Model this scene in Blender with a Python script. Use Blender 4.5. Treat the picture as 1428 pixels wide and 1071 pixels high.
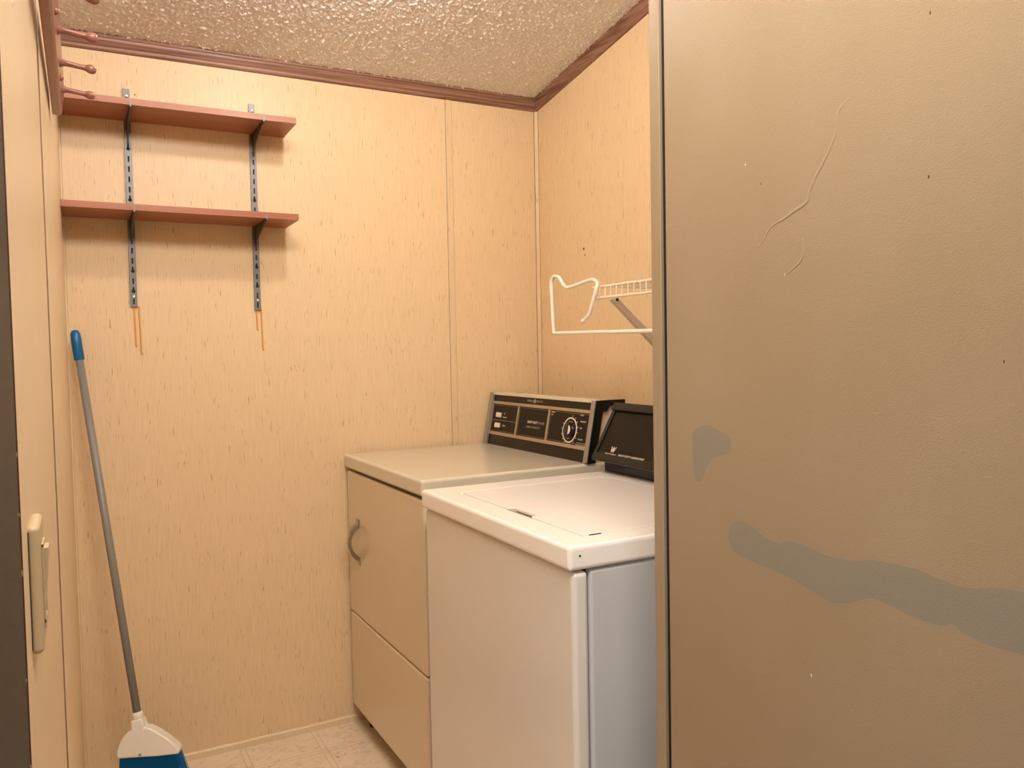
import bpy, bmesh, math, random
from mathutils import Vector, Matrix, noise
random.seed(7)
for o in list(bpy.data.objects): bpy.data.objects.remove(o)
S = bpy.context.scene
COL = S.collection

# ------------------------------------------------------------------ camera
FPX, YAW, PIT, ROL = 1122.8, .4889, -.0417, -.0187
CAM = Vector((-1.541, -2.6618, 1.2611))
Fw = Vector((math.sin(YAW)*math.cos(PIT), math.cos(YAW)*math.cos(PIT), math.sin(PIT)))
Rt = Vector((math.cos(YAW), -math.sin(YAW), 0)); Up = Rt.cross(Fw)
R2 = Rt*math.cos(ROL) + Up*math.sin(ROL); U2 = -Rt*math.sin(ROL) + Up*math.cos(ROL)
cd = bpy.data.cameras.new('camera'); cam = bpy.data.objects.new('camera', cd); COL.objects.link(cam)
cd.sensor_width = 36; cd.lens = FPX/1428*36; cd.clip_start = .01
m = Matrix((R2, U2, -Fw)).transposed().to_4x4(); m.translation = CAM
cam.matrix_world = m
S.camera = cam

# ------------------------------------------------------------------ world, lights, exposure
w = bpy.data.worlds.new('world'); S.world = w; w.use_nodes = True
w.node_tree.nodes['Background'].inputs[0].default_value = (.55, .65, .8, 1)
w.node_tree.nodes['Background'].inputs[1].default_value = .3
BULB_E = 240.0
def area(name, loc, target, sx, sy, power, col):
    l = bpy.data.lights.new(name, 'AREA'); l.shape = 'RECTANGLE'; l.size = sx; l.size_y = sy; l.energy = power; l.color = col
    o = bpy.data.objects.new(name, l); COL.objects.link(o); o.location = loc
    o.rotation_euler = (Vector(target)-Vector(loc)).to_track_quat('-Z', 'Y').to_euler()
    return o
area('hall_window_light', (-3.15, -3.75, 1.45), (-.8, -1.4, .9), .8, 1.1, 15, (.80, .89, 1))
area('overhead_fill_light', (-1.25, -2.20, 2.52), (-.75, -1.0, .7), .8, .6, 37, (1, .93, .84))  # added warm fill to even out the bulb; no fixture there
S.view_settings.view_transform = 'Standard'; S.view_settings.look = 'None'
S.view_settings.gamma = 1; S.view_settings.use_curve_mapping = False; S.view_settings.exposure = 0.65

# ------------------------------------------------------------------ materials
def mat(name, col, rough=.5, metal=0, coat=0, spec=.5):
    m = bpy.data.materials.new(name); m.use_nodes = True
    b = m.node_tree.nodes['Principled BSDF']
    b.inputs['Base Color'].default_value = (*col, 1); b.inputs['Roughness'].default_value = rough
    b.inputs['Metallic'].default_value = metal; b.inputs['Coat Weight'].default_value = coat
    b.inputs['Coat Roughness'].default_value = .12; b.inputs['Specular IOR Level'].default_value = spec
    return m
class N:
    def __init__(s, m): s.nt = m.node_tree; s.b = s.nt.nodes['Principled BSDF']; s.n = s.nt.nodes; s.l = s.nt.links; s._c = None
    def new(s, t, **k):
        n = s.n.new(t)
        for a, v in k.items(): setattr(n, a, v)
        return n
    def coord(s):
        if not s._c: s._c = s.new('ShaderNodeTexCoord').outputs['Object']
        return s._c
    def noise(s, scale, sc=1, det=2, rough=.5, dist=0, vec=None):
        mp = s.new('ShaderNodeMapping'); mp.inputs['Scale'].default_value = scale if hasattr(scale, '__len__') else (scale,)*3
        s.l.new(vec or s.coord(), mp.inputs[0])
        n = s.new('ShaderNodeTexNoise'); n.inputs['Scale'].default_value = sc; n.inputs['Detail'].default_value = det
        n.inputs['Roughness'].default_value = rough; n.inputs['Distortion'].default_value = dist
        s.l.new(mp.outputs[0], n.inputs['Vector']); return n.outputs['Fac']
    def ramp(s, fac, p0, p1, c0=(0, 0, 0), c1=(1, 1, 1)):
        r = s.new('ShaderNodeValToRGB'); e = r.color_ramp.elements
        e[0].position = p0; e[1].position = p1; e[0].color = (*c0, 1); e[1].color = (*c1, 1)
        s.l.new(fac, r.inputs[0]); return r.outputs[0]
    def mix(s, fac, a, b, blend='MIX'):
        n = s.new('ShaderNodeMix', data_type='RGBA', blend_type=blend)
        for i, v in ((0, fac), (6, a), (7, b)):
            if isinstance(v, (int, float)): n.inputs[i].default_value = v
            elif isinstance(v, tuple): n.inputs[i].default_value = (*v, 1)
            else: s.l.new(v, n.inputs[i])
        return n.outputs[2]
    def math(s, op, a, b=None, clamp=False):
        n = s.new('ShaderNodeMath', operation=op, use_clamp=clamp)
        for i, v in ((0, a), (1, b)):
            if v is None: continue
            if isinstance(v, (int, float)): n.inputs[i].default_value = v
            else: s.l.new(v, n.inputs[i])
        return n.outputs[0]
    def bump(s, h, st=.3, d=.001, prev=None):
        n = s.new('ShaderNodeBump'); n.inputs['Strength'].default_value = st; n.inputs['Distance'].default_value = d
        s.l.new(h, n.inputs['Height'])
        if prev: s.l.new(prev, n.inputs['Normal'])
        s.l.new(n.outputs[0], s.b.inputs['Normal']); return n.outputs[0]
    def col(s, c): s.l.new(c, s.b.inputs['Base Color'])
    def rough(s, c): s.l.new(c, s.b.inputs['Roughness'])

def paneling(name, base, flecks=True, seed=0):
    m = mat(name, base, .42, spec=.4); n = N(m)
    st = n.noise((420, 420, 9), det=2)
    blot = n.noise((2.2, 2.2, 1.3), det=3)
    c = n.mix(n.ramp(st, .3, .7), tuple(v*.93 for v in base), tuple(min(1, v*1.06) for v in base))
    c = n.mix(n.math('MULTIPLY', n.ramp(blot, .45, .75), .14), c, (base[0]*.92, base[1]*.86, base[2]*.72))
    if flecks:
        f = n.noise((340, 340, 21), det=1.5)
        g = n.noise((26, 26, 12), det=2)
        mk = n.math('MULTIPLY', n.ramp(f, .645, .68), n.ramp(g, .45, .58))
        c = n.mix(n.math('MULTIPLY', mk, .8), c, (.34, .19, .085))
        f2 = n.noise((430, 430, 14), det=1)
        mk2 = n.math('MULTIPLY', n.ramp(f2, .63, .71), n.ramp(n.noise((14, 14, 9), det=2), .45, .6))
        c = n.mix(n.math('MULTIPLY', mk2, .3), c, (.45, .27, .13))
    n.col(c); n.bump(st, .25, .0006)
    return m
M = {}
M['panel'] = paneling('cream_fleck_vinyl_panel', (.77, .57, .345))
M['batten'] = paneling('cream_batten', (.75, .55, .335), True)
M['left'] = paneling('cream_side_panel', (.77, .59, .38), False)
M['seam'] = mat('brown_seam', (.22, .12, .06), .6)
M['backing'] = mat('wall_backing', (.10, .065, .04), .8)
M['hall'] = mat('hall_wall_paint', (.60, .52, .42), .6)

m = mat('popcorn_ceiling', (.66, .54, .42), .75); n = N(m)
v = n.new('ShaderNodeTexVoronoi'); v.inputs['Scale'].default_value = 170; n.l.new(n.coord(), v.inputs['Vector'])
h = n.math('SUBTRACT', 1, v.outputs['Distance']); h2 = n.noise(150, det=3)
n.col(n.mix(n.ramp(h2, .35, .65), (.82, .74, .69), (.98, .95, .93)))
bb = n.bump(h2, .9, .0042); M['ceil'] = m

def wood(name, ca, cb, axis, scale=1., rough=.42):
    m = mat(name, ca, rough); n = N(m)
    lo, hi = 3*scale, 150*scale
    sc = {'x': (lo, hi, hi), 'y': (hi, lo, hi), 'z': (hi, hi, lo)}[axis]
    a = n.noise(sc, det=4, dist=.6); b = n.noise(tuple(k*.2 for k in sc), det=3, dist=1.5)
    f = n.math('ADD', n.math('MULTIPLY', a, .6), n.math('MULTIPLY', b, .4))
    n.col(n.ramp(f, .36, .62, ca, cb)); n.bump(a, .15, .0005)
    return m
M['trim_x'] = wood('crown_wood_along', (.14, .06, .038), (.36, .185, .12), 'x')
M['trim_y'] = wood('crown_wood_side', (.14, .06, .038), (.36, .185, .12), 'y')
M['shelf'] = wood('reddish_laminate', (.30, .092, .038), (.38, .13, .058), 'x', .5, .4)
M['rack'] = wood('reddish_brown_peg_wood', (.22, .085, .06), (.33, .13, .085), 'y', .6, .3)
M['metal'] = mat('grey_track_steel', (.20, .19, .18), .45, .4)
M['bracket'] = mat('dark_bracket_steel', (.10, .075, .06), .4, .6)
M['dark'] = mat('dark_void', (.012, .010, .009), .7)
M['screw'] = mat('bright_screw', (.85, .8, .72), .25, .8)
M['drip'] = mat('amber_drip', (.72, .34, .10), .3)
M['chrome'] = mat('chrome', (.42, .38, .33), .16, 1)
M['wire'] = mat('white_vinyl_wire', (.88, .80, .68), .35)
M['wire2'] = mat('cream_shelf_wire', (.82, .68, .48), .4)
M['brace'] = mat('cream_brace', (.62, .50, .37), .45)

def enamel(name, c, rough=.28, smear=.25, coat=.3):
    m = mat(name, c, rough, coat=coat); n = N(m)
    s = n.noise((3.5, 3.5, 3.5), det=2, rough=.5, dist=.2)
    n.col(n.mix(n.ramp(s, .45, .8), c, tuple(v*.97 for v in c)))
    n.bump(n.noise(420, det=1), .05, .0003)
    return m
M['almond'] = enamel('almond_enamel', (.69, .57, .41), .22, .18)
M['almond_top'] = enamel('almond_top_enamel', (.68, .61, .48), .20, .35)
M['white'] = enamel('white_enamel', (.74, .69, .63), .24, .12)
M['white_shaded'] = enamel('white_enamel_side_shade', (.55, .55, .545), .3, .1)  # washer white with the side's cooler, darker shade put into the colour
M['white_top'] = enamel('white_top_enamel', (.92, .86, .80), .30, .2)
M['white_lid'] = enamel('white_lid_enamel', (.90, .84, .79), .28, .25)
M['notch'] = mat('pinkish_notch_shadow', (.50, .37, .33), .4)
M['black'] = mat('black_gloss_plastic', (.006, .005, .0045), .2, coat=0, spec=.3)
M['brown'] = mat('brown_black_panel', (.012, .0075, .005), .3, spec=.18)
M['washface'] = mat('brown_black_screen', (.010, .0065, .004), .42, spec=.18)
M['bezel'] = mat('champagne_bezel', (.47, .37, .25), .32, .55)
M['capgrey'] = mat('grey_beige_end_cap', (.33, .29, .24), .3, .35)
M['ivory'] = mat('ivory_plastic', (.85, .74, .58), .35)
M['print'] = mat('cream_print', (.72, .60, .44), .5)
M['printdim'] = mat('dim_print', (.33, .27, .20), .5)
M['plate'] = mat('beige_switch_plastic', (.52, .39, .24), .4)
M['blue'] = mat('blue_grip_plastic', (.0, .13, .30), .35)
M['pole'] = mat('grey_broom_pole', (.25, .235, .215), .38)
M['head'] = mat('white_broom_plastic', (.86, .80, .70), .3)
M['bristle'] = mat('blue_bristle', (.0, .10, .26), .45)
m = mat('charcoal_textured_jamb', (.020, .019, .020), .5, spec=.3); n = N(m); n.bump(n.noise(260, det=3), .5, .001); M['jamb'] = m
M['maroon'] = mat('maroon_chipped_edge', (.10, .03, .022), .6)

m = mat('taupe_textured_door_skin', (.33, .24, .155), .40, spec=.5); n = N(m)
p = n.noise(620, det=2); q = n.noise((3, 3, 2), det=3)
n.col(n.mix(n.ramp(q, .35, .7), (.295, .21, .122), (.325, .24, .15)))
n.bump(p, .55, .0006); M['door'] = m
m = mat('wiped_grey_skin', (.235, .205, .15), .38); n = N(m); n.bump(n.noise(620, det=2), .5, .0006); M['wiped'] = m
M['gasket'] = mat('black_gasket', (.014, .013, .016), .35)
M['chip_light'] = mat('pale_chip', (.6, .52, .42), .6)
M['chip_dark'] = mat('dark_chip', (.07, .04, .03), .6)

# sheet vinyl with printed double-line squares
m = mat('printed_sheet_vinyl', (.62, .47, .34), .30, coat=.15); n = N(m)
sep = n.new('ShaderNodeSeparateXYZ'); n.l.new(n.coord(), sep.inputs[0])
def dbl(o, off):
    t = n.math('MODULO', n.math('ADD', o, off), .2286)
    t = n.math('ABSOLUTE', n.math('SUBTRACT', t, .1143))      # 0 at the line pair
    d = n.math('ABSOLUTE', n.math('SUBTRACT', t, .0085))
    return n.math('LESS_THAN', d, .0011)
lx = dbl(sep.outputs[0], 10*.2286+.1143+1.134-.2286*4); ly = dbl(sep.outputs[1], 10*.2286+.1143+.155)
ln = n.math('MAXIMUM', lx, ly)
bl = n.noise(26, det=5, rough=.65, dist=1.5); bg = n.noise(4, det=3)
base = n.mix(n.ramp(bg, .3, .7), (.76, .61, .44), (.86, .71, .53))
base = n.mix(n.math('MULTIPLY', n.ramp(bl, .52, .62), .35), base, (.42, .28, .20))
sp = n.noise(45, det=1)
base = n.mix(n.math('MULTIPLY', n.ramp(sp, .76, .79), .8), base, (.12, .06, .05))
n.col(n.mix(n.math('MULTIPLY', ln, .55), base, (.33, .19, .12))); n.bump(bl, .1, .0008); M['floor'] = m

def emit(name, col, st):
    m = mat(name, col, .5); b = m.node_tree.nodes['Principled BSDF']
    b.inputs['Emission Color'].default_value = (*col, 1); b.inputs['Emission Strength'].default_value = st; return m
M['bulb'] = emit('glowing_bulb', (1, .94, .86), BULB_E)

# ------------------------------------------------------------------ helpers
class MB:
    def __init__(s, mtx=None): s.bm = bmesh.new(); s.mtx = mtx
    def _add(s, verts, faces, mtx=None):
        vs = []
        for v in verts:
            v = Vector(v)
            if mtx: v = mtx @ v
            if s.mtx: v = s.mtx @ v
            vs.append(s.bm.verts.new(v))
        for f in faces:
            try: s.bm.faces.new([vs[i] for i in f])
            except ValueError: pass
    def box(s, x0, x1, y0, y1, z0, z1, mtx=None):
        V = [(x, y, z) for x in (x0, x1) for y in (y0, y1) for z in (z0, z1)]
        s._add(V, [(0, 1, 3, 2), (4, 6, 7, 5), (0, 4, 5, 1), (2, 3, 7, 6), (0, 2, 6, 4), (1, 5, 7, 3)], mtx); return s
    def prism(s, poly, axis, a, b, mtx=None):
        def P(u, v, w): return {'x': (w, u, v), 'y': (u, w, v), 'z': (u, v, w)}[axis]
        k = len(poly); V = [P(u, v, a) for u, v in poly] + [P(u, v, b) for u, v in poly]
        F = [tuple(range(k))[::-1], tuple(range(k, 2*k))] + [(i, (i+1) % k, k+(i+1) % k, k+i) for i in range(k)]
        s._add(V, F, mtx); return s
    def lathe(s, prof, base, direction, seg=20):
        d = Vector(direction).normalized(); u = d.orthogonal().normalized(); w_ = d.cross(u); b = Vector(base)
        V = []; F = []
        for (r, h) in prof:
            for i in range(seg):
                a = 2*math.pi*i/seg; V.append(b + d*h + (u*math.cos(a)+w_*math.sin(a))*max(r, 1e-5))
        for j in range(len(prof)-1):
            for i in range(seg):
                i2 = (i+1) % seg; F.append((j*seg+i, j*seg+i2, (j+1)*seg+i2, (j+1)*seg+i))
        F.append(tuple(range(seg))[::-1]); F.append(tuple((len(prof)-1)*seg+i for i in range(seg)))
        s._add(V, F); return s
    def build(s, name, m, parent=None, bevel=0, seg=2, smooth=False, auto=False):
        bmesh.ops.recalc_face_normals(s.bm, faces=s.bm.faces)
        me = bpy.data.meshes.new(name); s.bm.to_mesh(me); s.bm.free(); me.materials.append(m)
        o = bpy.data.objects.new(name, me); COL.objects.link(o)
        if parent: o.parent = parent
        if bevel:
            b = o.modifiers.new('bevel', 'BEVEL'); b.width = bevel; b.segments = seg; b.limit_method = 'ANGLE'; b.angle_limit = .6
            auto = True
        if smooth: me.polygons.foreach_set('use_smooth', [True]*len(me.polygons))
        elif auto:
            me.polygons.foreach_set('use_smooth', [True]*len(me.polygons))
            if bevel: b.harden_normals = True
        return o
def curve_obj(name, splines, m, parent=None, bevel=0, fill=False, extrude=0, cyclic=False, mtx=None, res=3, nurbs=False, radii=None):
    """curve -> mesh; splines = list of point lists"""
    cu = bpy.data.curves.new(name, 'CURVE'); cu.dimensions = '2D' if fill else '3D'
    if fill: cu.fill_mode = 'BOTH'
    else: cu.fill_mode = 'FULL'
    cu.extrude = extrude; cu.bevel_depth = bevel; cu.bevel_resolution = res; cu.use_fill_caps = not fill; cu.resolution_u = 6
    for sp in splines:
        s = cu.splines.new('NURBS' if nurbs else 'POLY'); s.points.add(len(sp)-1)
        for i, p in enumerate(sp):
            s.points[i].co = (*p, 1) if len(p) == 3 else (p[0], p[1], 0, 1)
            if radii: s.points[i].radius = radii[i]
        if nurbs: s.order_u = 4; s.use_endpoint_u = True
        s.use_cyclic_u = cyclic or fill
    t = bpy.data.objects.new('tmp', cu); COL.objects.link(t)
    dg = bpy.context.evaluated_depsgraph_get(); me = bpy.data.meshes.new_from_object(t.evaluated_get(dg))
    bpy.data.objects.remove(t); bpy.data.curves.remove(cu)
    me.name = name
    if mtx: me.transform(mtx)
    me.materials.clear(); me.materials.append(m)
    if bevel and not fill: me.polygons.foreach_set('use_smooth', [True]*len(me.polygons))
    o = bpy.data.objects.new(name, me); COL.objects.link(o)
    if parent: o.parent = parent
    return o
def text_obj(name, txt, size, m, mtx, parent, extrude=.0002, align='LEFT', bold=0, spacing=1):
    cu = bpy.data.curves.new(name, 'FONT'); cu.body = txt; cu.size = size; cu.extrude = extrude; cu.align_x = align; cu.offset = bold
    cu.space_character = spacing; cu.resolution_u = 3
    t = bpy.data.objects.new('tmp', cu); COL.objects.link(t)
    dg = bpy.context.evaluated_depsgraph_get(); me = bpy.data.meshes.new_from_object(t.evaluated_get(dg))
    bpy.data.objects.remove(t); bpy.data.curves.remove(cu); me.transform(mtx); me.materials.clear(); me.materials.append(m)
    o = bpy.data.objects.new(name, me); COL.objects.link(o); o.parent = parent; return o
def tag(o, label=None, cat=None, group=None, kind=None):
    if label: o['label'] = label
    if cat: o['category'] = cat
    if group: o['group'] = group
    if kind: o['kind'] = kind
    return o
def struct(o, label=None): o['kind'] = 'structure'; (o.__setitem__('label', label) if label else None); return o
def thing(name, loc, rz, label, cat, group=None):
    o = bpy.data.objects.new(name, None); COL.objects.link(o); o.empty_display_size = .1
    o.location = loc; o.rotation_euler = (0, 0, rz); return tag(o, label, cat, group)
def smooth_path(P, n=6):
    out = []; k = len(P)
    for i in range(k-1):
        p0, p1, p2, p3 = P[max(i-1, 0)], P[i], P[i+1], P[min(i+2, k-1)]
        for j in range(n):
            t = j/n
            out.append(tuple(.5*((2*b)+(-a+c)*t+(2*a-5*b+4*c-d)*t*t+(-a+3*b-3*c+d)*t**3) for a, b, c, d in zip(p0, p1, p2, p3)))
    out.append(tuple(P[-1])); return out

# ------------------------------------------------------------------ setting
CS = .1645                                   # ceiling slope
def ceil_z(y): return 2.197 + CS*(-y)
LW0, LW1, LWE = -1.581, -1.589, -1.99        # left wall x at y=0 / at its near end, y of near end
# floor
f = MB().box(-4.2, .1, -4.8, .1, -.05, 0).build('floor', M['floor']); struct(f, 'cream sheet vinyl floor printed with double-line squares')
# ceiling: modelled popcorn over the laundry, plain over the hall
nx, ny, x0, x1, y0, y1 = 520, 500, -1.66, .02, -1.62, .02
V = []; Fc = []
for j in range(ny+1):
    y = y0+(y1-y0)*j/ny
    for i in range(nx+1):
        x = x0+(x1-x0)*i/nx
        a = noise.noise(Vector((x*85, y*85, 0))); b = noise.noise(Vector((x*170, y*170, 5)))
        V.append((x, y, ceil_z(y) - .0060*max(0, a+.02) - .0090*max(0, b-.02)))
for j in range(ny):
    for i in range(nx):
        k = j*(nx+1)+i; Fc.append((k, k+nx+1, k+nx+2, k+1))
me = bpy.data.meshes.new('ceiling'); me.from_pydata(V, [], Fc); me.materials.append(M['ceil']); me.polygons.foreach_set('use_smooth', [True]*len(me.polygons))
ce = bpy.data.objects.new('ceiling', me); COL.objects.link(ce); struct(ce, 'sloping popcorn-textured cream ceiling')
h = MB(); h.prism([(-4.8, ceil_z(-4.8)), (-1.62, ceil_z(-1.62)), (.1, ceil_z(.1)+.001), (.1, ceil_z(.1)+.06), (-4.8, ceil_z(-4.8)+.06)], 'x', -4.2, .1)
h.build('ceiling_slab', M['ceil'], ce)

# far wall with its two fleck-patterned sheets, batten, corner cove and base strip
wf = MB().box(-1.70, .1, .006, .1, 0, 2.30).build('wall_far', M['backing']); struct(wf, 'cream fleck-patterned far wall')
SX = -.3617
MB().box(-1.60, SX-.002, 0, .006, 0, 2.21).build('wall_panel', M['panel'], wf)
MB().box(SX+.002, 0, 0, .006, 0, 2.21).build('wall_panel', M['panel'], wf)
MB().box(SX-.0125, SX+.0125, -.0005, 0, .024, 2.17).build('batten_joint', M['chip_dark'], wf)
MB().box(SX-.0115, SX+.0115, -.0022, 0, .024, 2.17).build('batten', M['batten'], wf, .0008)
MB().box(-.0125, 0, -.0004, 0, .02, 2.17).box(-.0004, 0, -.0125, 0, .02, 2.17).build('corner_joint', M['seam'], wf)
MB().prism([(0, 0), (-.0105, 0), (-.008, -.003), (-.004, -.007), (0, -.0105)], 'z', .02, 2.17).build('corner_cove', M['batten'], wf)
bb = MB().prism([(0, 0), (-.007, 0), (-.007, .019), (-.004, .023), (0, .024)], 'x', -1.58, -.02).build('baseboard_far', M['left'])
struct(bb, 'low cream base strip along the far wall')
dr = MB()
for x, z0, z1 in ((-1.4005, 1.2965, 1.414), (-1.3868, 1.2726, 1.414), (-1.0460, 1.3444, 1.414), (-1.0309, 1.2799, 1.414)):
    pts = [(x, -.0003, z1), (x+.0012, -.0003, (z0+z1)/2), (x+.002, -.0003, z0)]
    curve_obj('amber_drip', [smooth_path(pts)], M['drip'], wf, .0027, res=2)
    MB().lathe([(.0001, -.004), (.0026, -.003), (.0036, 0), (.0026, .003), (.0001, .004)], (x+.003, -.0005, z0-.001), (0, 0, 1), 10).build('drip_bead', M['drip'], wf, smooth=True)
MB().lathe([(.0022, 0), (.0015, .001)], (-1.3762, 0, 2.0413), (0, -1, 0), 8).build('nail_head', M['chip_dark'], wf)

# right wall
wr = MB().prism([(-4.8, 0), (.1, 0), (.1, ceil_z(.1)+.02), (-4.8, ceil_z(-4.8)+.02)], 'x', .006, .1).build('wall_right', M['backing']); struct(wr, 'cream fleck-patterned right wall')
MB().prism([(-1.63, 0), (0, 0), (0, ceil_z(0)), (-1.63, ceil_z(-1.63))], 'x', 0, .006).build('wall_panel', M['panel'], wr)
for y, z, s in ((-.3111, 1.6071, .005), (-.1307, 1.3201, .003), (-.318, 1.585, .003)):
    MB().lathe([(s, 0), (s*.5, .0006)], (0, y, z), (-1, 0, 0), 8).build('scuff', M['chip_dark'] if s < .004 else M['maroon'], wr)

# left wall: slightly out of square, two sheets and a dark seam
def lwx(y): return LW0 + (LW1-LW0)*(y/LWE)
wl = MB().prism([(-1.70, .05), (lwx(0)-.006, .05), (lwx(LWE)-.006, LWE), (-1.70, LWE)], 'z', 0, 2.62).build('wall_left', M['backing']); struct(wl, 'smooth cream left wall with a dark vertical seam')
SY = -1.222
MB().box(lwx(SY)-.004, lwx(SY)+.0018, SY-.002, SY+.004, 0, 2.6).build('seam_strip', M['seam'], wl)
for a, b, e in ((0, SY+.004, .0026), (SY-.001, LWE, 0)):
    MB().prism([(lwx(a)-.006, a), (lwx(a)+e, a), (lwx(b)+e, b), (lwx(b)-.006, b)], 'z', 0, 2.6).build('wall_panel', M['left'], wl, .001)
MB().prism([(0, 0), (.009, 0), (.007, -.003), (.005, -.007), (0, -.008)], 'z', 0, 2.19).build('corner_cove', M['left'], wl).location = (LW0, 0, 0)
MB().lathe([(.004, 0), (.003, .0006)], (lwx(-1.75), -1.75, 1.60), (1, 0, 0), 8).build('chip', M['chip_light'], wl)

# crown trims (moulded profile)
def crown(d): return [(0, 0), (-.006, .001), (-.009, .006), (-.009, .013), (-.013, .017), (-.017, .028), (-.018, .034), (-.022, .037), (-.022, .050), (0, .050)]
t = MB().prism([(y, z+2.1545) for y, z in crown(0)], 'x', -1.58, .0).build('trim_far', M['trim_x']); struct(t, 'brown wood crown moulding on the far wall')
k = MB(); prof = crown(0); L = 1.62
Vv = [(u, 0, 2.1545+z) for u, z in prof] + [(u, -L, 2.1545+z+CS*L) for u, z in prof]; kk = len(prof)
k._add(Vv, [tuple(range(kk)), tuple(range(kk, 2*kk))[::-1]] + [(i, (i+1) % kk, kk+(i+1) % kk, kk+i) for i in range(kk)])
t = k.build('trim_right', M['trim_y']); struct(t, 'brown wood crown moulding climbing the right wall')

# entry partition, right jamb, open door
JX = -.7352
pw = MB().prism([(JX+.02, 0), (0, 0), (0, ceil_z(-1.63)), (JX+.02, ceil_z(-1.63))], 'y', -1.655, -1.625).build('wall_entry', M['hall']); struct(pw, 'short wall behind the open door')
tj = MB().box(JX, JX+.02, -1.6515, -1.6275, 0, ceil_z(-1.63)).build('trim_jamb_right', M['door'], None, .0015); struct(tj, 'narrow taupe upright edge strip beside the washer')
d = bpy.data.objects.new('door_1', None); COL.objects.link(d); d.location = (JX, -1.66, 0)
tag(d, 'tall open taupe door with pebbled skin, wiped grey streak and wrinkle', 'door', kind='structure')
I = Matrix.Translation((-JX, 1.66, 0))
DX = -.738
MB(I).box(DX, DX+.035, -2.43, -1.6665, .012, 2.06).build('door_leaf', M['door'], d, .003, 3)
MB(I).box(DX+.009, DX+.02, -1.6665, -1.6515, 0, 2.06).build('gasket', M['gasket'], d)
def on_door(name, P, m, t=.00012):
    P = smooth_path(list(P)+[P[0]], 4)[:-1]
    MB(I).prism(P, 'x', DX-t, DX+.0002).build(name, m, d)
on_door('wiped_streak', [(-1.800, .990), (-1.806, 1.008), (-1.825, 1.017), (-1.850, 1.012), (-1.872, 1.003), (-1.895, 1.001), (-1.915, 1.007), (-1.942, 1.006), (-1.975, 1.001), (-2.011, 1.003),
    (-2.040, 1.010), (-2.068, 1.0115), (-2.095, 1.012), (-2.122, 1.008), (-2.150, 1.0055), (-2.185, 1.014), (-2.222, 1.016), (-2.262, 1.012), (-2.30, .99), (-2.29, .955),
    (-2.245, .948), (-2.214, .954), (-2.180, .952), (-2.150, .956), (-2.136, .963), (-2.124, .957), (-2.095, .957), (-2.060, .962), (-2.035, .9635), (-2.005, .950), (-1.980, .944), (-1.957, .948), (-1.930, .955), (-1.905, .960), (-1.868, .963), (-1.835, .966), (-1.812, .972)], M['wiped'])
on_door('wiped_patch', [(-1.7260, 1.110), (-1.727, 1.132), (-1.742, 1.143), (-1.765, 1.147), (-1.782, 1.141), (-1.800, 1.136), (-1.808, 1.125), (-1.803, 1.110), (-1.782, 1.103), (-1.768, 1.098), (-1.757, 1.083), (-1.748, 1.066), (-1.738, 1.060), (-1.728, 1.070)], M['wiped'])
def ridge(P, r):
    rad = [.25+.75*math.sin(math.pi*i/(len(P)*6-6)) for i in range((len(P)-1)*6+1)]
    curve_obj('skin_wrinkle', [[(0, y, z) for y, z in smooth_path(P)]], M['door'], d, r, mtx=I @ Matrix.Translation((DX, 0, 0)) @ Matrix.Diagonal((.22, 1, 1, 1)), res=3, radii=rad)
ridge([(-2.0069, 1.5487), (-1.996, 1.543), (-1.9896, 1.5327), (-1.987, 1.5125), (-1.972, 1.487), (-1.9573, 1.4677), (-1.948, 1.452), (-1.9427, 1.4386), (-1.923, 1.431), (-1.904, 1.4231), (-1.892, 1.420), (-1.880, 1.413), (-1.868, 1.398), (-1.853, 1.3865)], .0022)
ridge([(-1.9367, 1.3959), (-1.9372, 1.380), (-1.9343, 1.3682), (-1.920, 1.358), (-1.9071, 1.3519)], .0018)
for y, z, mm_, s in ((-1.8382, 1.5066, 'chip_light', .0014), (-1.8669, 1.4762, 'chip_dark', .0014), (-2.1083, 1.6091, 'chip_dark', .0016), (-2.1071, 1.438, 'chip_dark', .0018), (-2.1881, 1.2408, 'chip_dark', .0015), (-1.9479, .8407, 'chip_light', .002), (-2.2107, 1.4991, 'chip_light', .003), (-1.9071, 1.3519, 'chip_light', .0012)):
    MB(I @ Matrix.Translation((DX, y, z)) @ Matrix.Diagonal((1, .6, 1.5, 1))).lathe([(s, -.0001), (s*.6, .0005)], (0, 0, 0), (-1, 0, 0), 8).build('paint_chip', M[mm_], d)

# charcoal jamb at the left, nearest the camera
tj = MB().box(-1.72, lwx(LWE)+.0015, -2.22, -1.952, 0, 2.30).build('trim_jamb_left', M['jamb'], None, .003, 3); struct(tj, 'charcoal textured jamb with chipped edge at the left')
MB().box(lwx(LWE)-.004, lwx(LWE)+.0022, -1.9535, -1.9495, 0, 2.30).build('chipped_edge', M['maroon'], tj)
for z, s in ((1.19, .0016), (1.10, .002), (1.02, .0014), (.95, .002), (1.145, .0012), (.905, .0018)):
    y = -1.955-random.random()*.012
    MB(Matrix.Translation((lwx(LWE)+.0015, y, z)) @ Matrix.Diagonal((1, 1, 1.8, 1))).lathe([(s, -.0003), (s*.5, .0007)], (0, 0, 0), (1, 0, 0), 7).build('paint_chip', M['capgrey'], tj)

# hall around the camera
wh = MB().box(-4.3, -4.2, -4.8, -1.95, 0, 2.95).build('wall_hall_left', M['hall']); struct(wh)
wh = MB().box(-4.3, .1, -4.9, -4.8, 0, 3.0).build('wall_hall_near', M['hall']); struct(wh)
wh = MB().box(-4.2, -1.72, -2.05, -1.95, 0, 2.52).build('wall_hall_far', M['hall']); struct(wh)

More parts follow.
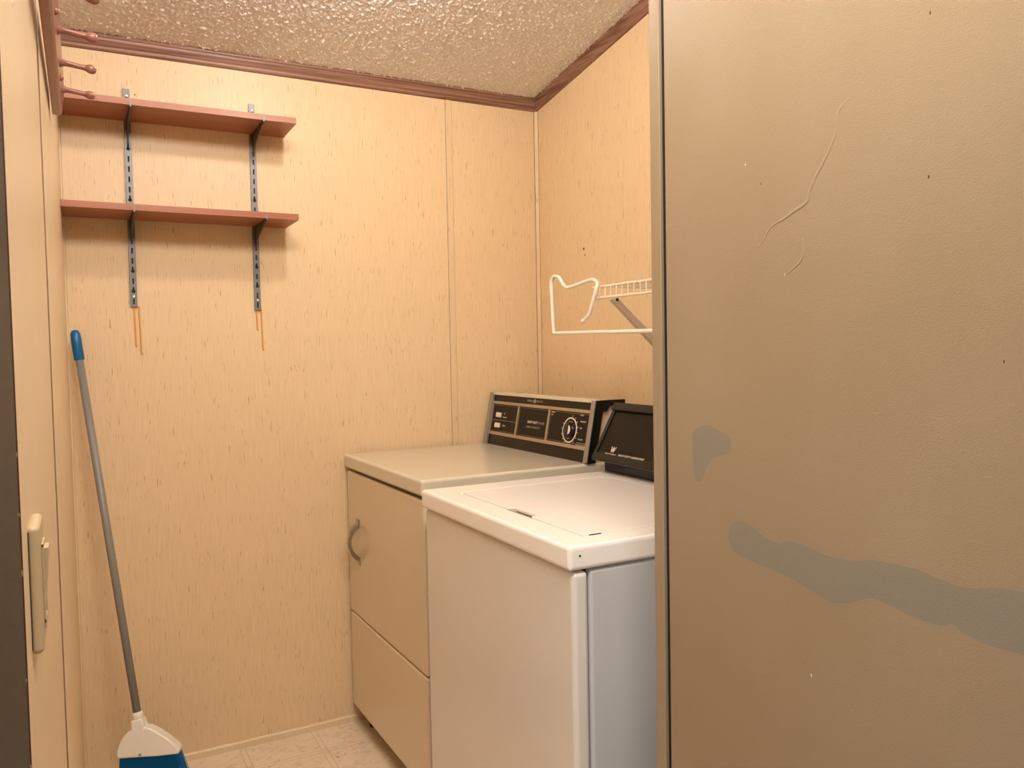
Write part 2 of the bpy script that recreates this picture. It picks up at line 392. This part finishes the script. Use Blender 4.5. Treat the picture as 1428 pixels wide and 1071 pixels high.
# ------------------------------------------------------------------ dryer
DW, DH = .678, .925
t = thing('dryer', (-.7718, -.0193, 0), .0101, 'almond clothes dryer against the far wall, with chrome door handle', 'dryer')
MB().box(.022, .66, -DW+.004, -.004, .05, DH-.052).build('cabinet', M['almond'], t, .004)
MB().box(.0, .022, -DW+.003, -.003, .072, .393).build('lower_panel', M['almond'], t, .007, 3)
MB().box(.0, .022, -DW+.003, -.003, .3965, DH-.055).build('door', M['almond'], t, .007, 3)
MB().box(.03, .60, -DW+.03, -.03, DH-.055, DH-.044).build('top_gap', M['dark'], t)
MB().box(-.006, .665, -DW, 0, DH-.045, DH).build('worktop', M['almond_top'], t, .009, 4)
for x in (.06, .60):
    for y in (-.05, -DW+.05):
        MB().lathe([(.017, 0), (.019, .006), (.010, .010), (.010, .051)], (x, y, 0), (0, 0, 1), 14).build('foot', M['dark'], t)
# chrome bow handle
hp = []
for i in range(13):
    a = i/12; z = .585+.127*a; o_ = .036*math.sin(math.pi*a)**.55
    hp.append((-o_-.001, z))
poly = [(x, z) for x, z in hp] + [(x+.005, .6485+(z-.6485)*.92) for x, z in reversed(hp)]
hd = MB()
K = len(hp)
for i in range(K-1):
    (xa, za), (xb, zb) = hp[i], hp[i+1]
    xa2, za2 = min(xa+.010, .002), .6485+(za-.6485)*.80
    xb2, zb2 = min(xb+.010, .002), .6485+(zb-.6485)*.80
    wa = .0075+.0055*abs(2*i/(K-1)-1)**2; wb = .0075+.0055*abs(2*(i+1)/(K-1)-1)**2; c = -.113
    Vv = [(xa, c-wa, za), (xa, c+wa, za), (xa2, c+wa, za2), (xa2, c-wa, za2), (xb, c-wb, zb), (xb, c+wb, zb), (xb2, c+wb, zb2), (xb2, c-wb, zb2)]
    Fq = [(0, 1, 5, 4), (1, 2, 6, 5), (2, 3, 7, 6), (3, 0, 4, 7)]
    if i == 0: Fq.append((0, 3, 2, 1))
    if i == K-2: Fq.append((4, 5, 6, 7))
    hd._add(Vv, Fq)
bmesh.ops.remove_doubles(hd.bm, verts=hd.bm.verts, dist=1e-5)
tag(hd.build('door_handle', M['chrome'], t), 'curved chrome handle')

MB().box(-.0035, .001, -.127, -.099, .574, .590).box(-.0035, .001, -.127, -.099, .707, .723).build('handle_mount', M['chrome'], t, .001)
# backguard console.  Face frame: a = along the width, b = up the sloping face, n = out of the face
def face_frame(x0, y0, z0, x1, z1):
    b = Vector((x1-x0, 0, z1-z0)).normalized(); a = Vector((0, -1, 0)); nn = a.cross(b)
    mm = Matrix((a, b, nn)).transposed().to_4x4(); mm.translation = (x0, y0, z0); return mm
X0, X1, ZT = .520, .556, 1.108
CW = .666; Y0 = -.014
FM = face_frame(X0, Y0, DH, X1, ZT); FH = math.hypot(X1-X0, ZT-DH)
cs = MB().prism([(X0+.008, DH), (X1+.008, ZT-.004), (.655, ZT-.004), (.655, DH)], 'y', Y0-CW+.012, Y0-.012).build('backguard', M['almond'], t, .002)
def fb(name, a0, a1, b0, b1, n0, n1, m, par=cs, bev=0, FMx=None):
    return MB(FMx or FM).box(a0, a1, b0, b1, n0, n1).build(name, m, par, bev)
fb('lower_band', .012, CW-.012, 0, .036, -.006, .002, M['black'])
fb('upper_band', .012, CW-.012, FH-.030, FH-.006, -.006, .002, M['black'])
MB(FM).box(0, CW, FH-.008, FH+.003, -.03, .007).build('top_rail', M['almond'], cs, .0015)
# champagne bezel made of rails and mullions
A = [.012, .205, .415, CW-.012]; B0, B1 = .036, FH-.030
bz = MB(FM)
bz.box(.012, CW-.012, B0, B0+.011, -.004, .005); bz.box(.012, CW-.012, B1-.010, B1, -.004, .005)
for a in (.0155, .209, .411, CW-.0155): bz.box(a-.0045, a+.0045, B0+.011, B1-.010, -.004, .005)
bz.build('bezel', M['bezel'], cs, .001)
for a0, a1 in ((.020, .2045), (.2135, .4065), (.4155, CW-.020)):
    fb('control_panel', a0, a1, B0+.011, B1-.010, -.004, .001, M['brown'])
    ln = MB(FM); g = .0035
    for q in ((a0+g, a1-g, B0+.011+g, B0+.0118+g), (a0+g, a1-g, B1-.0108-g, B1-.010-g), (a0+g, a0+g+.0008, B0+.011+g, B1-.010-g), (a1-g-.0008, a1-g, B0+.011+g, B1-.010-g)):
        ln.box(*q, .001, .0013)
    ln.build('panel_outline', M['printdim'], cs)
# end caps: light front edge, black flank
for side, (a0, a1) in enumerate(((-.008, .016), (CW-.018, CW+.003))):
    fb('end_cap', a0, a1, 0, FH, -.010, .011, M['capgrey'], bev=.002)
MB().prism([(X0-.008, DH+.0005), (X1-.008, ZT+.001), (X1+.020, ZT+.001), (X0+.020, DH+.0005)], 'y', Y0-CW-.006, Y0-CW-.001).build('end_flank', M['black'], cs, .001)
MB().prism([(X1+.012, ZT-.026), (X1+.012, ZT+.001), (.653, ZT+.001), (.653, ZT-.012), (X1+.04, ZT-.018), (X1+.028, ZT-.034)], 'y', Y0-CW-.003, Y0-CW+.012).build('top_cap', M['black'], cs, .001)
# lettering, switches, dial
def fm(a, b, n_=.0022): return FM @ Matrix.Translation((a, b, n_))
text_obj('lettering', 'GENERAL', .010, M['printdim'], fm(.2975, FH-.0215), cs, align='RIGHT')
text_obj('lettering', 'ELECTRIC', .010, M['printdim'], fm(.3165, FH-.0215), cs)
curve_obj('round_emblem', [[(.0068*math.cos(a*.3142), .0068*math.sin(a*.3142)) for a in range(20)], [(.0058*math.cos(a*.3142), .0058*math.sin(a*.3142)) for a in range(20)]], M['print'], cs, fill=True, extrude=.0002, mtx=fm(.307, FH-.018))
text_obj('lettering', 'GE', .0075, M['print'], fm(.307, FH-.0205), cs, align='CENTER')
text_obj('lettering', 'HEAVY DUTY', .0115, M['print'], fm(.277, .094, .0012), cs, bold=.0002)
text_obj('lettering', 'DRYER', .0115, M['printdim'], fm(.352, .094, .0012), cs)
text_obj('lettering', 'LARGE CAPACITY', .010, M['printdim'], fm(.272, .078, .0012), cs, spacing=1.15)
fb('divider_line', .022, .192, .089, .0898, .001, .0014, M['print'])
for b, txt, sub in ((.108, 'END OF CYCLE', 'SIGNAL'), (.071, 'START', '')):
    fb('rocker_switch', .058, .090, b-.0085, b+.0085, .001, .009, M['ivory'], bev=.002)
    fb('switch_slot', .052, .0575, b-.003, b+.003, .001, .0016, M['print'])
text_obj('lettering', 'SIGNAL', .008, M['print'], fm(.100, .099, .0012), cs, spacing=1.1)
text_obj('lettering', 'ON', .006, M['print'], fm(.103, .112, .0012), cs)
text_obj('lettering', 'START', .008, M['print'], fm(.103, .069, .0012), cs)
DA, DB = .541, .090
ring = []
NN = 40
def circ(r, c=(0, 0), n_=NN): return [(c[0]+r*math.cos(2*math.pi*i/n_), c[1]+r*math.sin(2*math.pi*i/n_)) for i in range(n_)]
curve_obj('dial_ring', [circ(.0395), circ(.0355)], M['ivory'], cs, fill=True, extrude=.0006, mtx=fm(DA, DB, .0015))
MB(FM).lathe([(.030, .001), (.0295, .002), (.0255, .003), (.0245, .0095), (.023, .011), (.0001, .011)], (DA, DB, 0), (0, 0, 1), 32).build('dial_knob', M['black'], cs, auto=True)
MB(FM).lathe([(.0277, .0025), (.0277, .0034), (.0266, .0034)], (DA, DB, 0), (0, 0, 1), 32).build('knob_rim', M['chrome'], cs)
pp = [(.018*math.cos(a), .018*math.sin(a)) for a in [math.radians(-78+156*i/14) for i in range(15)]]
MB(FM @ Matrix.Translation((DA, DB, 0))).prism([(x*.82+.003, y*.82) for x, y in pp], 'z', .011, .0118).build('knob_insert', M['ivory'], cs)
tk = MB(FM @ Matrix.Translation((DA, DB, 0)))
for i in range(14):
    a = math.radians(-205+i*22)
    rm = Matrix.Rotation(a, 4, 'Z'); tk.box(.0425, .0465, -.0011, .0011, .001, .0015, rm)
tk.build('dial_ticks', M['print'], cs)
for a, b, s, tx in ((.422, .137, .0065, 'TIMED'), (.422, .129, .0065, 'DRY'), (.588, .137, .0065, 'AUTO'), (.594, .118, .006, 'MORE DRY'), (.594, .098, .006, 'LESS'), (.592, .064, .006, 'NO HEAT')):
    text_obj('lettering', tx, s, M['print'], fm(a, b, .0012), cs)
for b in (.0485, .0545): fb('print_line', .585, .640, b, b+.0009, .001, .0014, M['print'])

# ------------------------------------------------------------------ washer
WW, WH = .6905, .921
t = thing('washing_machine', (-.8083, -.8042, 0), -.0012, 'white top-loading washing machine nearest the open door', 'washing machine')
MB().box(.003, .036, -WW+.003, -.003, .045, WH-.0475).build('front_panel', M['white'], t, .010, 4)
MB().box(.039, .64, -WW+.005, -.005, .045, WH-.046).build('cabinet', M['white_shaded'], t, .008, 3)
MB().box(.03, .6, -WW+.02, -.02, .05, WH-.041).build('gap_shade', M['dark'], t)  # dark box standing in for the shade under the worktop
# top with a recess round the lid: four borders
LX0, LX1, LY0, LY1 = .063, .478, -.100, -.630
tb = MB()
ring_o = [(-.006, 0), (.640, 0), (.640, -WW), (-.006, -WW)]
ring_i = [(LX0-.0015, LY0+.0015), (LX1+.0015, LY0+.0015), (LX1+.0015, LY1-.0015), (LX0-.0015, LY1-.0015)]
Vv = [(x, y, z) for z in (WH-.0435, WH) for x, y in ring_o+ring_i]
Fq = []
for i in range(4):
    j = (i+1) % 4
    Fq += [(8+i, 8+j, 12+j, 12+i), (i, 4+i, 4+j, j), (i, j, 8+j, 8+i), (4+i, 12+i, 12+j, 4+j)]
tb._add(Vv, Fq); tb.build('worktop', M['white_top'], t, .009, 4)
MB().box(LX0-.01, LX1+.01, LY1-.01, LY0+.01, WH-.040, WH-.012).build('lid_well', M['dark'], t)
# lid with a finger notch in its front edge
ny0, ny1 = -.330, -.437
lp = [(LX0, LY0), (LX1, LY0), (LX1, LY1), (LX0, LY1), (LX0, ny1), (LX0+.016, ny1+.006), (LX0+.016, ny0-.006), (LX0, ny0)]
MB().prism(lp, 'z', WH-.011, WH+.0015).build('lid', M['white_lid'], t, .0012)
MB().prism([(LX0-.0012, ny1), (LX0+.016, ny1+.006), (LX0+.016, ny0-.006), (LX0-.0012, ny0)], 'z', WH-.013, WH-.0008).build('finger_notch', M['notch'], t)
MB().box(LX0+.0005, LX0+.0055, ny1+.001, ny1+.070, WH-.0012, WH-.0003).build('notch_slot', M['dark'], t)
MB().box(LX0+.008, LX1, LY0+.010, LY0+.013, WH-.001, WH+.0008).build('lid_rib', M['white_top'], t, .0005)
MB().box(.02, .045, LY1-.003, LY1-.0005, WH-.002, WH+.0006).build('lid_bumper', M['dark'], t).location = (.055, 0, 0)
for x in (.08, .58):
    for y in (-.06, -WW+.06):
        MB().lathe([(.018, 0), (.020, .006), (.010, .010), (.010, .046)], (x, y, 0), (0, 0, 1), 14).build('foot', M['dark'], t)
MB().lathe([(.0022, 0), (.0015, .001)], (.016, -WW, WH-.018), (0, -1, 0), 8).build('rivet_hole', M['dark'], t)
# console
wc = MB().prism([(.540, WH), (.540, WH+.026), (.516, WH+.040), (.598, 1.100), (.612, 1.106), (.64, 1.08), (.64, WH)], 'y', -WW+.006, -.004).build('console', M['black'], t, .002)
FB = face_frame(.508, -.004, .958, .590, 1.102); FBH = math.hypot(.082, .144)
MB(FB).box(.010, WW-.02, .018, FBH-.022, .002, .006).build('control_panel', M['washface'], wc, .001)
MB(FB).box(.0, WW-.01, -.006, .016, .002, .012).build('lower_ledge', M['black'], wc, .003)
MB(FB).box(-.002, WW-.008, FBH-.022, FBH+.002, .0, .016).build('visor', M['black'], wc, .003)
MB(FB).box(-.003, .010, .0, FBH, -.004, .010).build('end_cap', M['black'], wc, .002)
LM = lambda a, b: FB @ Matrix.Translation((a, b, .0125))
MB(FB).box(.012, WW-.02, .0145, .0205, .002, .0075).build('ledge_line', M['brown'], wc)
# slanted W emblem, maker name and model line
wemb = []
def stroke(x0_, y0_, x1_, y1_, w_): wemb.append([(x0_, y0_), (x0_+w_, y0_), (x1_+w_, y1_), (x1_, y1_)])
stroke(.000, .016, .005, 0, .0032); stroke(.0105, .016, .005, 0, .0024); stroke(.0095, .016, .013, 0, .0032); stroke(.0195, .016, .013, 0, .0024)
mb = MB(FB @ Matrix.Translation((.064, .024, .0)))
for q in wemb: mb.prism(q, 'z', .0062, .0068)
mb.build('emblem', M['ivory'], wc)
text_obj('lettering', 'White-Westinghouse', .0058, M['print'], FB @ Matrix.Translation((.047, .0168, .0077)), wc, spacing=1.0)
text_obj('lettering', 'HEAVY DUTY LAUNDROMAT', .0085, M['ivory'], FB @ Matrix.Translation((.108, .0158, .0077)), wc, spacing=1.0)

# ------------------------------------------------------------------ wall shelves on slotted tracks
XA, XB = -1.4002, -1.042
HW = .0095
def keyhole(cy, kind):
    if kind == 0: return [(-.0023, cy-.0085), (.0023, cy-.0085), (.0023, cy+.0085), (-.0023, cy+.0085)]
    pts = []
    for i in range(13):
        a = math.radians(-60+i*(300/12)); a = math.radians(120) - math.radians(300)*i/12 + 0
        pts.append((.0054*math.sin(math.radians(30)+math.radians(300)*i/12), .0054*math.cos(math.radians(30)+math.radians(300)*i/12)))
    # opening faces up; extend the slot upwards
    pts = [(x, cy+y) for x, y in pts]
    return [(-.0023, cy+.0125), (.0023, cy+.0125)] + pts
def make_track(x, ztop, zbot, label, kinds):
    t = thing('shelf_track', (x, 0, zbot), 0, label, 'shelf track', 'slotted tracks under the two wall shelves')
    H = ztop-zbot; holes = []; c = .016; i = 0
    while c < H-.014:
        holes.append(keyhole(c, kinds[i % len(kinds)])); c += .030; i += 1
    outer = [(-HW, 0), (HW, 0), (HW, H), (-HW, H)]
    mt = Matrix.Translation((0, -.0085, 0)) @ Matrix.Rotation(math.pi/2, 4, 'X')
    curve_obj('face_plate', [outer]+holes, M['metal'], t, fill=True, extrude=.0005, mtx=mt)
    MB().box(-HW, -HW+.0012, -.0085, 0, 0, H).box(HW-.0012, HW, -.0085, 0, 0, H).build('side_flange', M['metal'], t)
    MB().box(-HW+.0012, HW-.0012, -.003, -.001, .001, H-.001).build('channel_back', M['dark'], t)
    for z in (.030, H-.02):
        MB().lathe([(.0034, 0), (.0030, .0014), (.001, .0018)], (.0008, -.0088, z), (0, -1, 0), 12).build('screw', M['screw'], t, smooth=False)
    return t
make_track(XA, 2.053, 1.412, 'left slotted grey steel shelf track, beside the corner', [0, 1, 0, 1, 0, 0, 0])
make_track(XB, 2.053, 1.405, 'right slotted grey steel shelf track, nearer the free ends of the shelves', [0, 0, 1, 0, 1, 0, 0])
SH = ((1.9573, -.9444, .1866, 'upper reddish-brown wall shelf, directly below the crown moulding', 'upper'), (1.6682, -.9457, .1885, 'lower reddish-brown wall shelf, above the amber drips', 'lower'))
for z, xr, dp, lab, w_ in SH:
    t = thing('wall_shelf', ((LW0+xr)/2, 0, z), 0, lab, 'shelf', 'two wall shelves on slotted tracks')
    hw = (xr-LW0)/2-.001
    MB().box(-hw, hw, -dp, -.010, 0, .018).build('board', M['shelf'], t, .0008)
for z, xr, dp, lab, w_ in SH:
    for x, side in ((XA, 'left'), (XB, 'right')):
        t = thing('shelf_bracket', (x, 0, z), 0, 'dark steel bracket on the %s track, under the %s shelf' % (side, w_), 'bracket', 'brackets under the wall shelves')
        pr = [(-.008, -.0005), (-.008, -.068), (-.014, -.070), (-.021, -.064), (-.026, -.048), (-dp+.055, -.018), (-dp+.02, -.011), (-dp-.001, -.009), (-dp-.0035, -.006), (-dp-.0035, .010), (-dp-.001, .010), (-dp-.0005, -.0005)]
        # upright blade seen edge-on from the front
        MB().prism(pr, 'x', -.0014, .0014).build('blade', M['bracket'], t, .0005)
        MB().box(-.0045, .0045, -dp+.03, -.012, -.0016, -.0002).build('top_flange', M['bracket'], t)
        MB().prism([(-.0086, -.004), (-.0086, -.067), (-.013, -.067), (-.013, -.004)], 'x', -.0034, .0034).build('hook_web', M['bracket'], t)
        MB().box(-.002, .002, -dp-.0042, -dp-.0030, -.004, .0105).build('front_tip', M['metal'], t)

# ------------------------------------------------------------------ peg rack on the left wall
RX = -1.578; RT = .0165
t = thing('peg_rack', (-1.5775, -.775, 1.755), 0, 'reddish-brown wooden peg rack high on the left wall', 'peg rack')
RL = 1.0
t.rotation_euler = (0, math.radians(8), 0)
mb = MB().prism([(0, 0), (RT-.004, 0), (RT, .005), (RT, .050), (RT-.005, .057), (0, .057)], 'y', -RL, 0)
mb.build('backboard', M['rack'], t, .001)
k = 0
def peg(parent, y, z):
    pr = [(.0085, -.001), (.0088, .001), (.0066, .003), (.0062, .006), (.0052, .008), (.0047, .014), (.0046, .034), (.0052, .038), (.0050, .039), (.0062, .041), (.0078, .045), (.0082, .049), (.0072, .053), (.0045, .056), (.0001, .057)]
    MB().lathe(pr, (RT, y, z), (1, 0, .02), 18).build('peg', M['rack'], parent, smooth=True)
for i in range(6): peg(t, -.092-.16*i, .029)
for y in (-.193, -.513, -.833):
    MB().lathe([(.0058, -.001), (.0056, .002), (.0035, .005), (.0001, .006)], (RT, y, .019), (1, 0, 0), 14).build('screw_button', M['rack'], t, smooth=True)

# ------------------------------------------------------------------ wire shelf and hanging bar on the right wall
ZW = 1.428; FX = -.30; YS, YE = -.815, -1.615
t = thing('wire_shelf', (0, (YS+YE)/2, ZW), 0, 'cream coated wire shelf on the right wall above the machines', 'wire shelf')
yc = (YS+YE)/2
def rod(name, P, r, m, par, n_=3): return curve_obj(name, [P], m, par, r, res=n_)
rod('top_front_rail', [(FX, YS-yc, 0), (FX, YE-yc, 0)], .0042, M['wire2'], t)
rod('lower_front_rail', [(FX-.002, YS-yc, -.030), (FX-.002, YE-yc, -.030)], .0042, M['wire2'], t)
rod('back_rail', [(-.006, YS-yc, -.004), (-.006, YE-yc, -.004)], .003, M['wire2'], t)
rod('middle_rail', [(-.15, YS-yc, -.006), (-.15, YE-yc, -.006)], .003, M['wire2'], t)
y = YS-.010; proto = None
while y > YE+.005:
    if proto is None:
        proto = rod('deck_wire', [(-.004, 0, .0), (FX-.001, 0, .003), (FX-.0035, 0, .0), (FX-.0035, 0, -.030)], .0017, M['wire2'], t, 1)
        proto.location = (0, y-yc, 0)
    else:
        c = proto.copy(); COL.objects.link(c); c.parent = t; c.location = (0, y-yc, 0)
    y -= .0254
MB().prism([(-.281, -.036), (-.263, -.030), (-.001, -.258), (-.001, -.284)], 'y', -.868-yc-.008, -.868-yc+.008).build('diagonal_brace', M['brace'], t, .001)
MB().lathe([(.004, 0), (.003, .004)], (-.266, -.868-yc-.008, -.036), (0, -1, 0), 10).build('brace_bolt', M['dark'], t)
for yy in (YS-.002, YE+.01):
    MB().box(-.006, 0, yy-yc-.008, yy-yc+.008, -.012, .006).build('wall_clip', M['wire'], t, .001)
t = thing('hanging_bar', (-.305, -.9, 1.31), 0, 'white bent-wire hanging bar hooked over the end of the wire shelf', 'hanging bar')
bx, by, bz_ = t.location
import math as _m
def P3(y, z, dx=0): return (-.305+dx-bx, y-by, z-bz_)
path = [P3(-1.60, 1.2975), P3(-1.30, 1.300), P3(-1.0, 1.304), P3(-.70, 1.3085), P3(-.620, 1.3095), P3(-.6105, 1.3125), P3(-.608, 1.322), P3(-.6045, 1.36), P3(-.600, 1.42), P3(-.598, 1.456),
        P3(-.604, 1.470), P3(-.618, 1.477), P3(-.638, 1.474), P3(-.652, 1.464), P3(-.664, 1.450), P3(-.678, 1.441), P3(-.696, 1.438), P3(-.722, 1.440), P3(-.770, 1.446), P3(-.812, 1.4500), P3(-.832, 1.446), P3(-.847, 1.436, -.004), P3(-.850, 1.420, -.010), P3(-.838, 1.390, -.013), P3(-.820, 1.360, -.012), P3(-.808, 1.350, -.012), P3(-.786, 1.338, -.012)]
rod('bent_wire', smooth_path(path, 5), .0052, M['wire'], t, 4)
MB().lathe([(.0052, 0), (.0062, .002), (.0064, .010), (.0035, .013)], P3(-.791, 1.341, -.012), (0, .85, -.5), 12).build('rubber_tip', M['wire'], t, smooth=True)

# ------------------------------------------------------------------ light switch
PY, PZ = -1.86, 1.06
t = thing('light_switch', (lwx(PY)-.0005, PY+.036, PZ), 0, 'beige rocker light switch on the near left wall', 'light switch')
MB().box(-.001, .0095, -.036, .036, -.0555, .0575).build('cover_plate', M['plate'], t, .006, 5)
MB().box(-.0015, .0012, -.0364, .0364, -.050, .052).build('plate_gap', M['dark'], t)
MB().box(.0090, .0100, -.0125, .0125, -.030, .034).build('rocker_well', M['dark'], t)
MB().prism([(.009, -.029), (.0102, -.029), (.0150, .033), (.009, .033)], 'y', -.0115, .0115).build('rocker', M['plate'], t, .0006)
MB().box(.0095, .0112, -.016, -.0125, -.034, .037).box(.0095, .0112, .0125, .016, -.034, .037).box(.0095, .0112, -.016, .016, .034, .0375).box(.0095, .0112, -.016, .016, -.0375, -.030).build('rocker_frame', M['plate'], t, .0005)

# ------------------------------------------------------------------ broom leaning in the corner
top = Vector((-1.5585, -.085, 1.342)); neck = Vector((-1.4415, -.262, .262)); ax = (neck-top).normalized()
t = thing('broom', (neck.x, neck.y, 0), 0, 'angle broom with grey pole, blue grip and blue bristles in the left corner', 'broom')
T = lambda v: Vector(v)-Vector(t.location)
up = -ax
L = (top-neck).length
MB().lathe([(.0105, 0), (.0105, L-.085)], T(neck), up, 20).build('pole', M['pole'], t, smooth=True)
MB().lathe([(.0105, L-.088), (.0135, L-.085), (.0138, L-.03), (.0128, L-.012), (.009, L-.003), (.0001, L)], T(neck), up, 22).build('blue_grip', M['blue'], t, smooth=True)
# head frame: faces the camera a little; e = along the head width, up, q = thickness
e = Vector((math.cos(-.35), math.sin(-.35), -.12)).normalized(); q = e.cross(up).normalized(); e = up.cross(q).normalized()
if e.x < 0: e = -e
HM = Matrix((e, up, q)).transposed().to_4x4(); HM.translation = T(neck)
outl = [(-.015, .012), (.015, .012), (.017, -.012), (.030, -.016), (.047, -.030), (.072, -.056), (.092, -.082), (.098, -.095), (.092, -.103), (.04, -.096), (-.03, -.083), (-.062, -.078), (-.064, -.070), (-.060, -.054), (-.050, -.036), (-.038, -.022), (-.026, -.014), (-.017, -.011)]
MB(HM).prism(outl, 'z', -.019, .019).build('head_cap', M['head'], t, .008, 4)
MB(HM).lathe([(.0150, -.01), (.0145, .022), (.0125, .030)], (0, 0, 0), (0, 1, 0), 20).build('socket', M['head'], t, smooth=True)
MB(HM).lathe([(.004, 0), (.0025, .001)], (-.004, -.080, .0192 if (HM.to_3x3()@Vector((0,0,1))).y < 0 else -.0192), (0, 0, 1 if (HM.to_3x3()@Vector((0,0,1))).y < 0 else -1), 10).build('rivet', M['capgrey'], t)
br = bmesh.new(); HMi = HM
nb = 0
for i in range(62):
    for j in range(7):
        u = i/61; a0 = -.058+.150*u; b0 = -.078-.020*u
        v_ = (j/6-.5)*2
        s0 = HM @ Vector((a0, b0, v_*.013))
        a1 = -.082+.20*u + random.uniform(-.003, .003)
        e0 = HM @ Vector((a1, b0-.15, v_*.024+random.uniform(-.002, .002)))
        zt = .002 + random.random()*.006
        dz = (s0.z-zt)/max(1e-4, (s0.z-e0.z)); e1 = s0+(e0-s0)*dz
        r = .0011; pr_ = []
        for c_, rr in ((s0, r), (e1, r*.8)):
            for a in range(3):
                an = 2.094*a; pr_.append(br.verts.new(c_+Vector((math.cos(an)*rr, math.sin(an)*rr, 0))))
        for a in range(3): br.faces.new((pr_[a], pr_[(a+1) % 3], pr_[3+(a+1) % 3], pr_[3+a]))
me = bpy.data.meshes.new('bristles'); br.to_mesh(me); br.free(); me.materials.append(M['bristle'])
o = bpy.data.objects.new('bristles', me); COL.objects.link(o); o.parent = t; o['kind'] = 'stuff'

# ------------------------------------------------------------------ bare bulb lamp on the ceiling
bl = Vector((-.95, -.85, ceil_z(-.85)-.001))
t = thing('ceiling_lamp', bl, 0, 'bare bulb in a white ceiling lampholder', 'lamp')
MB().lathe([(.055, .004), (.055, -.008), (.040, -.022), (.026, -.030), (.018, -.032)], (0, 0, 0), (0, 0, 1), 28).build('lampholder', M['head'], t, smooth=True)
MB().lathe([(.012, -.030), (.014, -.036), (.024, -.052), (.030, -.070), (.026, -.088), (.013, -.099), (.0001, -.101)], (0, 0, 0), (0, 0, 1), 24).build('bulb', M['bulb'], t, smooth=True)
